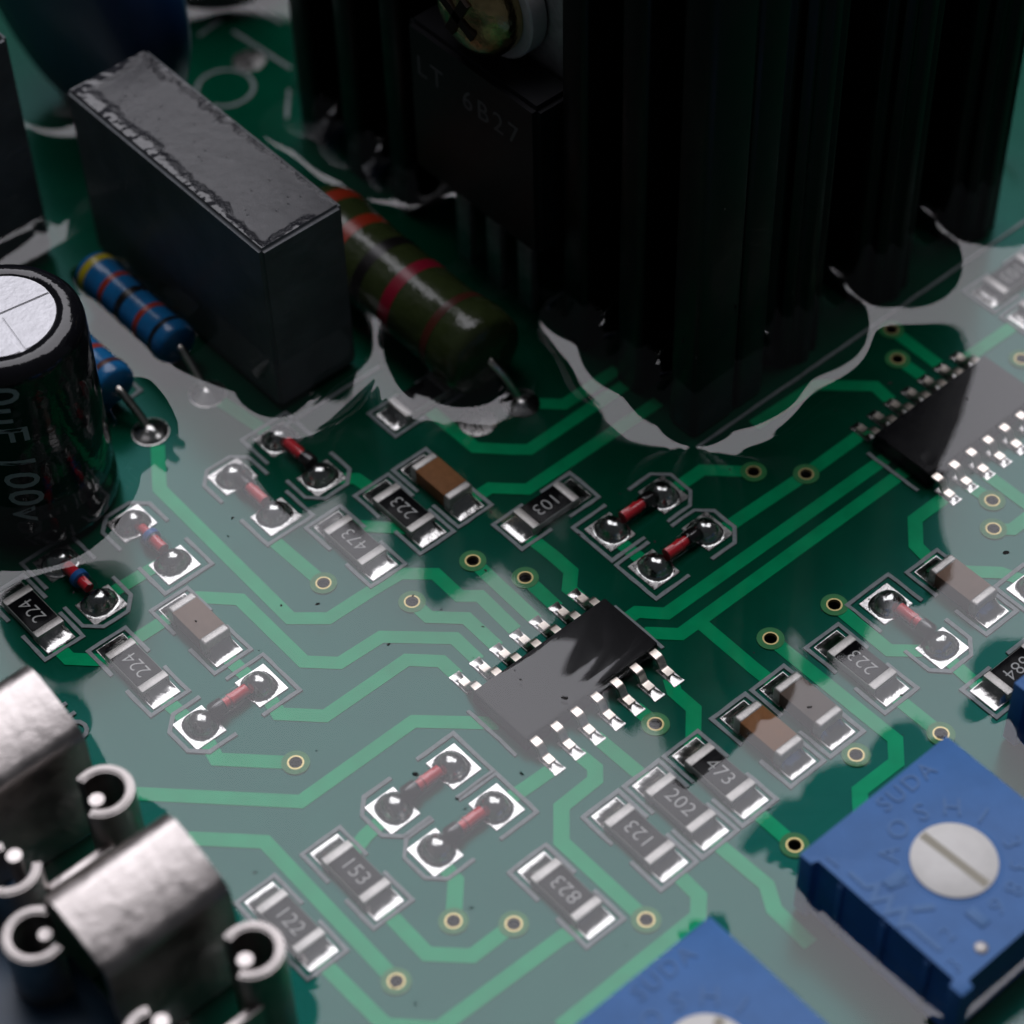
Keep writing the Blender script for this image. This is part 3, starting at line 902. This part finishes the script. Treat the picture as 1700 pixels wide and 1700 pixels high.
# ---------------------------------------------------------------- electrolytic capacitor
EC = (-15.75, 26.95, 4.05, 12.7)
ec = thing('electrolytic_capacitor', 'round black electrolytic capacitor with a silver top at the left edge', 'capacitor', (EC[0], EC[1], 0))
R_, Hc = EC[2], EC[3]
obj('sleeve', lathe('sleeve', [(0, 0.3), (R_ - 0.2, 0.3), (R_, 0.6), (R_, 1.6), (R_ - 0.12, 2.1), (R_ - 0.12, 2.4), (R_, 2.9), (R_, Hc - 0.9), (R_ - 0.08, Hc - 0.5), (R_ - 0.35, Hc - 0.15), (R_ - 0.75, Hc), (R_ - 1.15, Hc - 0.02), (R_ - 1.28, Hc - 0.12), (0, Hc - 0.14)], 'sleeve', 64), ec)
def sector_top():
    bm = bmesh.new()
    rr = R_ - 1.3
    n = 12
    for q in range(4):
        a0 = q * P90
        pts = []
        for rad_ in (0.10,):
            pts.append((0.12 * math.sqrt(2) * math.cos(a0 + P90 / 2), 0.12 * math.sqrt(2) * math.sin(a0 + P90 / 2)))
        g = 0.10 / rr
        for k in range(n + 1):
            a = a0 + g + (P90 - 2 * g) * k / n
            pts.append((rr * math.cos(a), rr * math.sin(a)))
        b2 = bmesh.new()
        bm_prism(b2, pts, Hc - 0.13, Hc - 0.03)
        bmesh.ops.bevel(b2, geom=[e for e in b2.edges if e.verts[0].co.z > Hc - 0.05 and e.verts[1].co.z > Hc - 0.05], offset=0.04, segments=2, affect='EDGES')
        tmp = bpy.data.meshes.new('t')
        b2.to_mesh(tmp)
        b2.free()
        bm.from_mesh(tmp)
        bpy.data.meshes.remove(tmp)
    return finish(bm, 'vented_top', 'alu')
obj('vent_groove', lathe('vent_groove', [(0, Hc - 0.136), (R_ - 1.3, Hc - 0.136), (R_ - 1.3, Hc - 0.095), (0, Hc - 0.095)], 'alu', 40), ec)
obj('vented_top', sector_top(), ec, rotz=math.radians(-8))
face_dir = math.atan2(-math.cos(YAW), -math.sin(YAW))         # print faces the lens
for word, zc_ in (('0µF', 10.05), ('100v', 4.9)):
    mk = text_mesh(word, 2.45, 0.0, 'print_grey', 0.02, 1.04)
    bm = bmesh.new()
    bm.from_mesh(mk)
    bmesh.ops.triangulate(bm, faces=bm.faces[:])
    bmesh.ops.subdivide_edges(bm, edges=[e for e in bm.edges if e.calc_length() > 0.25], cuts=2)
    for v in bm.verts:
        ang = face_dir + math.radians(3.5) + v.co.y / R_
        v.co = Vector(((R_ + 0.012) * math.cos(ang), (R_ + 0.012) * math.sin(ang), zc_ - v.co.x))
    obj('marking', finish(bm, 'marking', 'print_grey', 0), ec)
ec2 = thing('electrolytic_capacitor', 'black capacitor at the top edge, only its foot shows, tall body added for shade, behind the heatsink', 'capacitor', (17.4, 55.6, 0))  # dark foot at the edge; place and height chosen to shade the far board
obj('sleeve', lathe('sleeve', [(0, 0.3), (4.8, 0.3), (5.0, 0.6), (5.0, 1.8), (4.85, 2.3), (4.85, 2.6), (5.0, 3.1), (5.0, 24.0), (4.6, 24.8), (3.9, 25.0), (3.7, 24.85), (0, 24.85)], 'sleeve', 56), ec2)
obj('vented_top', lathe('vented_top', [(0, 24.84), (3.65, 24.84), (3.65, 24.92), (0, 24.94)], 'alu', 40), ec2)

# ---------------------------------------------------------------- axial resistors
def axial_resistor(name, label, x, y0, y1, z, rad, body_mat, bands, lead_near, lead_far=None):
    cy = (y0 + y1) / 2
    hl = (y1 - y0) / 2
    t = thing(name, label, 'resistor', (x, cy, 0), 0)
    cap = min(1.1 * rad, hl * 0.45)
    def prof(h):
        e = hl - abs(h)
        if e < cap * 0.25:
            q = max(0, e / (cap * 0.25))
            return rad * 0.24 + rad * 0.74 * (1 - (1 - q) ** 2.2) ** 0.75
        if e < cap:
            return rad * (0.98 + 0.05 * math.sin(math.pi * (e - cap * 0.25) / (cap * 0.75)))
        return rad * (0.94 + 0.04 * math.exp(-(e - cap) / (0.3 * cap)))
    N = 46
    hs_ = sorted(set([round(-hl + 2 * hl * k / N, 4) for k in range(N + 1)] + [s * (hl - cap * 0.25 * f) for s in (1, -1) for f in (0.02, 0.06, 0.12, 0.2, 0.35, 0.6)]))
    me = lathe('body', [(0, -hl)] + [(prof(h), h) for h in hs_] + [(0, hl)], body_mat, 40, 'y', 60)
    obj('body', me, t, (0, 0, z))
    for (pos, w, bm_) in bands:
        hh = [pos - w / 2 + w * k / 4 for k in range(5)]
        p2 = [(prof(hh[0]) * 0.99, hh[0])] + [(prof(h) + 0.015, h) for h in hh] + [(prof(hh[-1]) * 0.99, hh[-1])]
        obj('band', lathe('band', p2, bm_, 40, 'y', 60), t, (0, 0, z))
    for s, tgt in ((-1, lead_near), (1, lead_far)):
        if tgt is None:
            continue
        ex, ey = tgt[0] - x, tgt[1] - cy
        start = s * (hl - 0.1)
        path = smooth_path([(0, start - s * 0.5, z), (0, start + s * 0.2, z - 0.05), (ex * 0.55, start + (ey - start) * 0.5, z * 0.58), (ex * 0.95, ey - s * 0.25, 0.3), (ex, ey, -0.5)], 6)
        obj('lead', finish(bm_tube(bmesh.new(), path, 0.25, 12), 'lead', 'wire', 60), t)
        if tgt is lead_near:
            so = lathe('solder_joint', [(0.95, 0.03), (0.86, 0.10), (0.66, 0.19), (0.44, 0.30), (0.3, 0.42), (0, 0.45)], 'solder', 28, 'z', 60)
            obj('solder_joint', so, t, (ex, ey, 0.05))
    return t
axial_resistor('axial_resistor', 'blue banded resistor lying along the grey box capacitor', -5.35, 28.7, 37.0, 2.15, 1.2, 'res_blue',
               [(-3.05, 0.34, 'b_black'), (-1.55, 0.36, 'b_red'), (0.1, 0.5, 'b_black'), (1.65, 0.36, 'b_red'), (3.3, 0.5, 'b_yellow')], (-5.27, 26.79), (-5.3, 39.3))
axial_resistor('axial_resistor', 'blue resistor mostly hidden behind the electrolytic capacitor', -9.45, 28.55, 36.4, 2.0, 1.2, 'res_blue',
               [(-2.9, 0.34, 'b_brown'), (-1.4, 0.36, 'b_red'), (0.2, 0.45, 'b_black'), (3.1, 0.45, 'b_brown')], (-9.13, 26.6), (-9.4, 39))
axial_resistor('axial_resistor', 'large green banded resistor between the grey box capacitor and the heatsink', 5.75, 16.4, 31.4, 2.75, 2.45, 'res_green',
               [(-4.7, 0.55, 'b_brown'), (-1.35, 0.8, 'b_crimson'), (1.05, 0.75, 'b_black'), (3.4, 0.85, 'b_red'), (5.8, 0.9, 'b_red')], (6.57, 15.0), (5.6, 34.5))

# ---------------------------------------------------------------- varistor far left
va = thing('disc_varistor', 'dark blue disc out of focus behind the grey box capacitor', 'varistor', (3.8, 49.6, 0))
bm = bm_lathe(bmesh.new(), [(1e-4, -2.2), (6.0, -2.2), (8.2, -2.0), (8.9, -1.4), (9.1, 0), (8.9, 1.4), (8.2, 2.0), (6.0, 2.2), (1e-4, 2.2)], 56, 'x')
obj('body', finish(bm, 'body', 'varistor', 60), va, (0, 0, 10.4))
for s in (1, -1):
    obj('lead', finish(bm_tube(bmesh.new(), [(0, s * 3.7, 3.0), (0, s * 3.7, -1)], 0.4, 10), 'lead', 'wire'), va)

# ---------------------------------------------------------------- trimmers
def trimmer(label, cx, cy, slot=-1.52, full=True):
    t = thing('trimmer_potentiometer', label, 'trimmer', (cx, cy, 0), 0, 'blue square trimmers in a row')
    a, b, n = 4.68, 4.25, 3.95
    poly = [(-a, -a), (-a + 0.75, -a), (-a + 0.75, -b), (a - 0.75, -b), (a - 0.75, -a), (a, -a), (a, -a + 0.75), (a, a), (-a, a), (-a, a - 0.75), (-b, a - 0.75), (-b, -a + 0.75), (-a, -a + 0.75)]
    body = obj('body', prism('body', poly, 0.25, 4.42, 'trim_blue', 0.06), t)
    for k, yy in enumerate((-2.5, 0.0, 2.5)):
        obj('side_rib', box('side_rib', (-b - 0.16, -b - 0.001, yy - 0.16, yy + 0.16, 0.3, 4.1), 'trim_blue', 0.03), t)
    obj('well_rim', lathe('well_rim', [(1.92, 4.40), (1.96, 4.435), (2.06, 4.445), (2.14, 4.41)], 'trim_blue', 48), t)
    rot = obj('rotor', lathe('rotor', [(0, 4.30), (1.9, 4.30), (1.9, 4.50), (1.83, 4.54), (0, 4.55)], 'trim_knob', 48), t)
    bm = bm_box(bmesh.new(), -1.78, 1.78, -0.2, 0.2, 4.45, 4.556)
    bmesh.ops.rotate(bm, verts=bm.verts[:], cent=(0, 0, 0), matrix=Matrix.Rotation(slot, 3, 'Z'))
    obj('slot', finish(bm, 'slot', 'trim_slot'), rot)
    zt = 4.435
    obj('lettering', CACHE.setdefault('suda', text_mesh('SUDA', 1.15, 0.03, 'trim_mark', 0.0, 1.2)), t, (1.3, 3.95, zt))
    def arc(txt_, a0, step, rr, size):
        for k, ch in enumerate(txt_):
            an = math.radians(a0 - k * step)
            me = CACHE.setdefault(('arc', ch, size), text_mesh(ch, size, 0.03, 'trim_mark', 0.0))
            obj('lettering', me, t, (rr * math.cos(an), rr * math.sin(an), zt), an - P90)
    arc('BAOSHI', 160, 29, 2.72, 1.3)
    arc('3386', -22, 25, 2.72, 1.2)
    zz = [(-3.75, 2.6), (-3.75, 1.6), (-3.3, 1.35), (-4.05, 0.95), (-3.3, 0.55), (-4.05, 0.15), (-3.3, -0.25), (-4.05, -0.65), (-3.7, -0.9), (-3.7, -2.6)]
    obj('resistor_symbol', finish(bm_ribbon(bmesh.new(), zz, 0.24, zt - 0.01, zt + 0.03), 'resistor_symbol', 'trim_mark', 0), t)
    obj('arrow', finish(bm_ribbon(bmesh.new(), [(-3.1, -0.45), (-2.3, -1.0)], 0.3, zt - 0.01, zt + 0.035), 'arrow', 'trim_mark', 0), t)
    for (mx, my, mw, mh) in ((-2.55, 1.05, 0.55, 0.28), (-1.35, -2.55, 0.28, 0.5)):
        obj('tick_mark', box('tick_mark', (mx - mw, mx + mw, my - mh, my + mh, zt - 0.01, zt + 0.05), 'trim_mark', 0.03), t, rotz=0)
    for k, (ch, px_, py_) in enumerate((('1', -3.9, 3.4), ('2', -2.9, -2.3), ('3', -3.8, -3.5))):
        obj('lettering', CACHE.setdefault(('num', ch), text_mesh(ch, 1.0, 0.03, 'trim_mark', 0.0)), t, (px_, py_, zt))
    obj('contact_pin', lathe('contact_pin', [(0.26, 4.42), (0.3, 4.45), (0.22, 4.5), (0, 4.53)], 'tin', 20), t, (-2.35, -3.65, 0))
    return t
TRIMS = [(-0.2, -20.85), (-14.55, -20.5), (13.6, -20.9)]
trimmer('blue square trimmer with a white slotted rotor at the lower right', *TRIMS[0])
trimmer('blue square trimmer cut off by the bottom edge of the picture', *TRIMS[1], slot=0.5)
trimmer('dark blue trimmer of which only a corner shows at the right edge', *TRIMS[2], slot=1.1)

# ---------------------------------------------------------------- terminal clips lower left
def curl_mesh(opening, z0, z1):
    """vertical rolled tube of sheet metal, C-shaped from above, its end tucked inwards"""
    bm = bmesh.new()
    pts = []
    for k in range(26):
        a = math.radians(opening + 48 + (360 - 96) * k / 25)
        pts.append((1.18 * math.cos(a), 1.18 * math.sin(a)))
    bm_ribbon(bm, pts, 0.40, z0, z1)
    edges = [e for e in bm.edges if min(v.co.z for v in e.verts) > z1 - 1e-4]
    bmesh.ops.bevel(bm, geom=edges, offset=0.10, segments=2, affect='EDGES')
    return finish(bm, 'curled_ear', 'ear', 50)

def sheet_mesh(profile, x0, x1, th, name, material='clip'):
    bm = bmesh.new()
    L, R = offset_path(profile, th)
    rows = [[bm.verts.new((x, q.x, q.y)) for x in (x0, x1) for q in (a, b)] for a, b in zip(L, R)]
    for a, b in zip(rows, rows[1:]):
        for i, j in ((0, 1), (1, 3), (3, 2), (2, 0)):
            bm.faces.new((a[i], a[j], b[j], b[i]))
    bm.faces.new((rows[0][0], rows[0][1], rows[0][3], rows[0][2]))
    bm.faces.new((rows[-1][0], rows[-1][1], rows[-1][3], rows[-1][2]))
    ed = [e for e in bm.edges if abs(e.verts[0].co.x - e.verts[1].co.x) < 1e-6 and len(e.link_faces) == 2 and e.calc_face_angle(0) > 1.0]
    bmesh.ops.bevel(bm, geom=ed, offset=0.08, segments=2, affect='EDGES')
    return finish(bm, name, material, 45)

def terminal_clip(label, cx, cy, side_ear):
    t = thing('terminal_clip', label, 'clip', (cx, cy, 0), 0, 'plated sheet-metal clips at the lower left')
    prof = [(1.5, 0.3), (1.5, 6.6)]
    for k in range(13):
        a = math.radians(0 + 100 * k / 12)
        prof.append((0.55 + 0.95 * math.cos(a), 7.0 + 0.95 * math.sin(a)))
    prof += [(-0.9, 7.62), (-2.3, 7.15), (-2.62, 6.95), (-2.78, 6.5), (-2.8, 0.3)]
    obj('strap', sheet_mesh(prof, -3.1, 3.1, 0.4, 'strap'), t)
    obj('curled_ear', curl_mesh(160, 0.3, 6.6), t, (2.15, -5.6, 0))
    obj('curled_ear', curl_mesh(20, 0.3, 6.2), t, (-3.0, -5.9, 0))
    obj('web', box('web', (-1.9, 1.5, -6.95, -6.55, 0.3, 4.4), 'clip', 0.06), t)
    for sx in (2.15, -3.0):
        wb = bm_tube(bmesh.new(), [(sx + (-0.45 if sx > 0 else 0.45), -5.75, 0.2), (sx + (-0.45 if sx > 0 else 0.45), -5.75, 6.45)], 0.34, 14)
        obj('inner_pin', finish(wb, 'inner_pin', 'clip', 50), t)
    if side_ear:
        obj('curled_ear', curl_mesh(-20, 0.3, 6.6), t, (-4.1, 1.0, 0))
        wb = bm_tube(bmesh.new(), [(-3.7, 0.9, 0.2), (-3.7, 0.9, 6.2)], 0.3, 14)
        obj('inner_pin', finish(wb, 'inner_pin', 'clip', 50), t)
    return t
CLIPS = [(-28.1, 0.3), (-28.1, 10.9)]
terminal_clip('bent silver metal clip with curled ears at the lower left, wholly in view', *CLIPS[0], True)
terminal_clip('bent silver metal clip cut by the left edge', *CLIPS[1], False)
ho = thing('connector_housing', 'blurred dark blue plastic housing beneath the silver clips', 'housing', (-33, 2, 0))
obj('block', box('block', (-9, 2.2, -13, 15, 0.0, 3.0), 'housing', 0.3), ho)
obj('divider', box('divider', (-9, 3.0, 2.8, 4.2, 0.05, 3.8), 'housing', 0.2), ho)

# ---------------------------------------------------------------- clear resin: surface raised by capillarity at every tall part
Z0 = 1.16
CAPLEN = 1.9
HW = 2.7
RECT = [(11.45, 16.6, y0, y1, HW) for y0, y1 in HS_LEFT] + [(14.5, 16.6, 7.15, 40.2, HW), (16.6, 36.4, 20.5, 26.5, HW)]
for x0, x1 in HS_RIGHT:
    RECT += [(x0, x1, 7.2 + (x1 - x0) / 2, 39.8 - (x1 - x0) / 2, HW)]
RECT += [(FC[0], FC[1], FC[2], FC[3], 2.6), (FC2[0], FC2[1], FC2[2], FC2[3], 2.0)]
RECT += [(-6.25, -4.45, 29.3, 36.6, 0.9), (-10.3, -8.6, 29.2, 36.0, 0.8), (3.7, 7.8, 18.5, 30.0, 1.6)]
RECT += [(x - 4.68, x + 4.68, y - 4.68, y + 4.68, 0.85) for x, y in TRIMS]
RECT += [(11.5, 12.1, yy + 22.95 - 0.5, yy + 22.95 + 0.5, 1.2) for yy in (-2.54, 0, 2.54)]
RECT += [(-42, -30.8, -11, 17, 1.4)]
CIRC = [(EC[0], EC[1], EC[2], 2.3), (5.75, 18.6, 2.05, 1.6), (3.8, 49.6, 2.5, 1.5), (17.4, 55.6, 5.0, 2.0)]
for x0, x1 in HS_RIGHT:
    CIRC += [((x0 + x1) / 2, 7.2 + (x1 - x0) / 2, (x1 - x0) / 2, HW)]
for cx_, cy_ in CLIPS:
    CIRC += [(cx_ + 2.15, cy_ - 5.6, 1.4, 1.1), (cx_ - 3.0, cy_ - 5.9, 1.4, 1.1)]
    RECT += [(cx_ - 3.1, cx_ + 3.1, cy_ - 2.1, cy_ + 1.7, 1.2)]
DOME = [(-3.81, 0.0, 4.2, 1.9, 0.03), (22.16, -1.35, 4.2, 1.9, 0.02)]

def solve(step, h0=None):
    xs = np.arange(-42.0, 62.0 + 1e-6, step)
    ys = np.arange(-34.0, 72.0 + 1e-6, step)
    X, Y = np.meshgrid(xs, ys)
    fix = np.zeros(X.shape, bool)
    val = np.zeros(X.shape)
    for cx_, cy_, hx, hy, hh in DOME:
        k = (np.abs(X - cx_) <= hx) & (np.abs(Y - cy_) <= hy)
        fix |= k
        val[k] = np.maximum(val[k], hh)
    for x0, x1, y0, y1, hh in RECT:
        k = (X >= x0) & (X <= x1) & (Y >= y0) & (Y <= y1)
        fix |= k
        val[k] = np.maximum(val[k], hh)
    for cx_, cy_, rr, hh in CIRC:
        dist = np.sqrt((X - cx_) ** 2 + (Y - cy_) ** 2) - rr
        edge = 0.45 if rr > 1.5 else 0.0
        k = (dist <= edge) & ~((dist > 0) & fix)
        fix |= k
        val[k] = np.maximum(val[k], (hh * np.exp(-np.clip(dist, -0.5, 1.0) / 1.6))[k])
    h = np.zeros(X.shape) if h0 is None else h0(X, Y)
    h[fix] = val[fix]
    # the pool between the grey box capacitor and the round one is drawn up over a wider strip
    wide = np.exp(-(np.maximum(0, np.abs(X + 7.6) - 3.6) ** 2 + np.maximum(0, np.abs(Y - 29.5) - 7.0) ** 2) / 4.0)
    def zone(x0, x1, y0, y1, soft=1.5):
        dx = np.maximum(0, np.maximum(x0 - X, X - x1))
        dy = np.maximum(0, np.maximum(y0 - Y, Y - y1))
        return np.exp(-(dx * dx + dy * dy) / (soft * soft))
    cl = CAPLEN + 1.6 * wide - 0.75 * zone(-5.5, 3.5, 13, 22.5) - 0.45 * zone(17, 40, 0, 12) - 0.6 * zone(-26, -13.5, 14, 23) + 0.9 * zone(-22, 20, -30, -15)
    kap = (step / np.maximum(cl, 1.1)) ** 2
    n_it = {0.8: 320, 0.4: 240, 0.2: 180}[step]
    free = ~fix
    for it in range(n_it):
        P = np.pad(h, 1, mode='edge')
        nh = (P[:-2, 1:-1] + P[2:, 1:-1] + P[1:-1, :-2] + P[1:-1, 2:]) / (4.0 + kap)
        h = np.where(free, h + 0.8 * (nh - h), val)
    return xs, ys, h, fix

def interp(xs, ys, h):
    st = xs[1] - xs[0]
    def f(X, Y):
        fx = np.clip((X - xs[0]) / st, 0, len(xs) - 1.001)
        fy = np.clip((Y - ys[0]) / st, 0, len(ys) - 1.001)
        ix, iy = fx.astype(int), fy.astype(int)
        tx, ty = fx - ix, fy - iy
        return (h[iy, ix] * (1 - tx) * (1 - ty) + h[iy, ix + 1] * tx * (1 - ty) + h[iy + 1, ix] * (1 - tx) * ty + h[iy + 1, ix + 1] * tx * ty)
    return f

lev = solve(0.8)
lev = solve(0.4, interp(*lev[:3]))
xs, ys, hh, fix = solve(0.2, interp(*lev[:3]))
STEP = 0.2
X, Y = np.meshgrid(xs, ys)
# soften the grid steps, then the low swells left by parts just under the surface
for _ in range(11):
    P = np.pad(hh, 1, mode='edge')
    hh = 0.5 * hh + 0.125 * (P[:-2, 1:-1] + P[2:, 1:-1] + P[1:-1, :-2] + P[1:-1, 2:])
BUMPS = [(0.8, -8.95, 1.3, 0.055), (3.37, -9.0, 1.3, 0.055), (10.85, -8.9, 1.3, 0.06), (14.15, -9.0, 1.3, 0.045), (-2.37, -9.0, 1.1, 0.03), (-4.9, -9.0, 1.1, 0.03),
         (-0.35, 13.35, 1.3, 0.02), (-2.9, 13.3, 1.2, 0.01), (-15.05, 14.2, 1.3, 0.012), (7.1, -8.97, 1.2, 0.03)]
for bx_, by_, sg, am in BUMPS:
    hh += am * np.exp(-((X - bx_) ** 2 + (Y - by_) ** 2) / (2 * sg * sg))
# each 14-pin chip carries a skin of resin that is thickest along its middle
for cx_, cy_, hx, hy, am in ((-3.81, 0.0, 4.5, 2.2, 0.10), (22.16, -1.35, 4.5, 2.2, 0.03)):
    qx, qy = np.clip(np.abs(X - cx_) / hx, 0, 1), np.clip(np.abs(Y - cy_) / hy, 0, 1)
    hh += am * (1 - qx ** 4) * (1 - qy ** 2.5)
for k in range(26):
    lam = RNG.uniform(2.2, 12.0)
    an = RNG.uniform(0, 2 * math.pi)
    hh += 0.0007 * lam / 5.0 * np.sin(2 * math.pi * (X * math.cos(an) + Y * math.sin(an)) / lam + RNG.uniform(0, 6.28))

def resin_height(x, y):
    return Z0 + float(interp(xs, ys, hh)(np.array([x]), np.array([y]))[0])

# keep the part of the sheet that the lens can reach, with room for a step to the side
Q = np.stack([X - CAM.x, Y - CAM.y, Z0 + hh - CAM.z], -1)
zc = Q @ np.array(d)
pxx = 850 + FPX * (Q @ np.array(r2)) / zc
pyy = 850 - FPX * (Q @ np.array(u2)) / zc
ok = (pxx > -420) & (pxx < 2120) & (pyy > -420) & (pyy < 2120)
cell = ok[:-1, :-1] & ok[1:, :-1] & ok[:-1, 1:] & ok[1:, 1:]
ny, nx = X.shape
idx = np.arange(ny * nx).reshape(ny, nx)
a_, b_, c_, e_ = idx[:-1, :-1][cell], idx[:-1, 1:][cell], idx[1:, 1:][cell], idx[1:, :-1][cell]
faces = np.stack([a_, b_, c_, e_], -1)
used = np.unique(faces)
remap = np.full(ny * nx, -1)
remap[used] = np.arange(len(used))
faces = remap[faces]
co = np.stack([X, Y, Z0 + hh], -1).reshape(-1, 3)[used]
me = bpy.data.meshes.new('resin_coating')
me.vertices.add(len(co))
me.vertices.foreach_set('co', co.astype(np.float32).ravel())
me.loops.add(faces.size)
me.loops.foreach_set('vertex_index', faces.astype(np.int32).ravel())
me.polygons.add(len(faces))
me.polygons.foreach_set('loop_start', np.arange(0, faces.size, 4, dtype=np.int32))
me.polygons.foreach_set('loop_total', np.full(len(faces), 4, dtype=np.int32))
me.update(calc_edges=True)
me.validate()
me.materials.append(M['resin'])
me.shade_smooth()
rs = obj('resin_coating', me)
rs['kind'] = 'stuff'
rs['label'] = 'clear glossy resin poured over the board, climbing the sides of tall parts'

# ---------------------------------------------------------------- dust
bm = bmesh.new()
for k in range(70):
    x, y = RNG.uniform(-22, 26), RNG.uniform(-15, 22)
    s_ = RNG.uniform(0.025, 0.075) * (2.2 if k % 12 == 0 else 1.0)
    z = resin_height(x, y)
    m4 = Matrix.Translation((x, y, z)) @ Matrix.Rotation(RNG.uniform(0, 3.1), 4, 'Z') @ Matrix.Diagonal((s_ * RNG.uniform(1, 2.4), s_, s_ * 0.35, 1))
    bmesh.ops.create_icosphere(bm, subdivisions=1, radius=1.0, matrix=m4)
for (x, y, z) in ((11.43, 12.2, 9.0), (11.43, 8.2, 6.5), (11.44, 8.4, 13.2), (11.43, 16.2, 11.0), (14.0, 7.08, 8.0), (14.4, 7.08, 7.1), (19.0, 7.5, 14.0)):
    m4 = Matrix.Translation((x, y, z)) @ Matrix.Diagonal((0.06, 0.06, RNG.uniform(0.05, 0.22), 1))
    bmesh.ops.create_icosphere(bm, subdivisions=1, radius=1.0, matrix=m4)
du = obj('dust', finish(bm, 'dust', 'dust', 60))
du['kind'] = 'stuff'
du['label'] = 'fine dark dust specks on the resin'
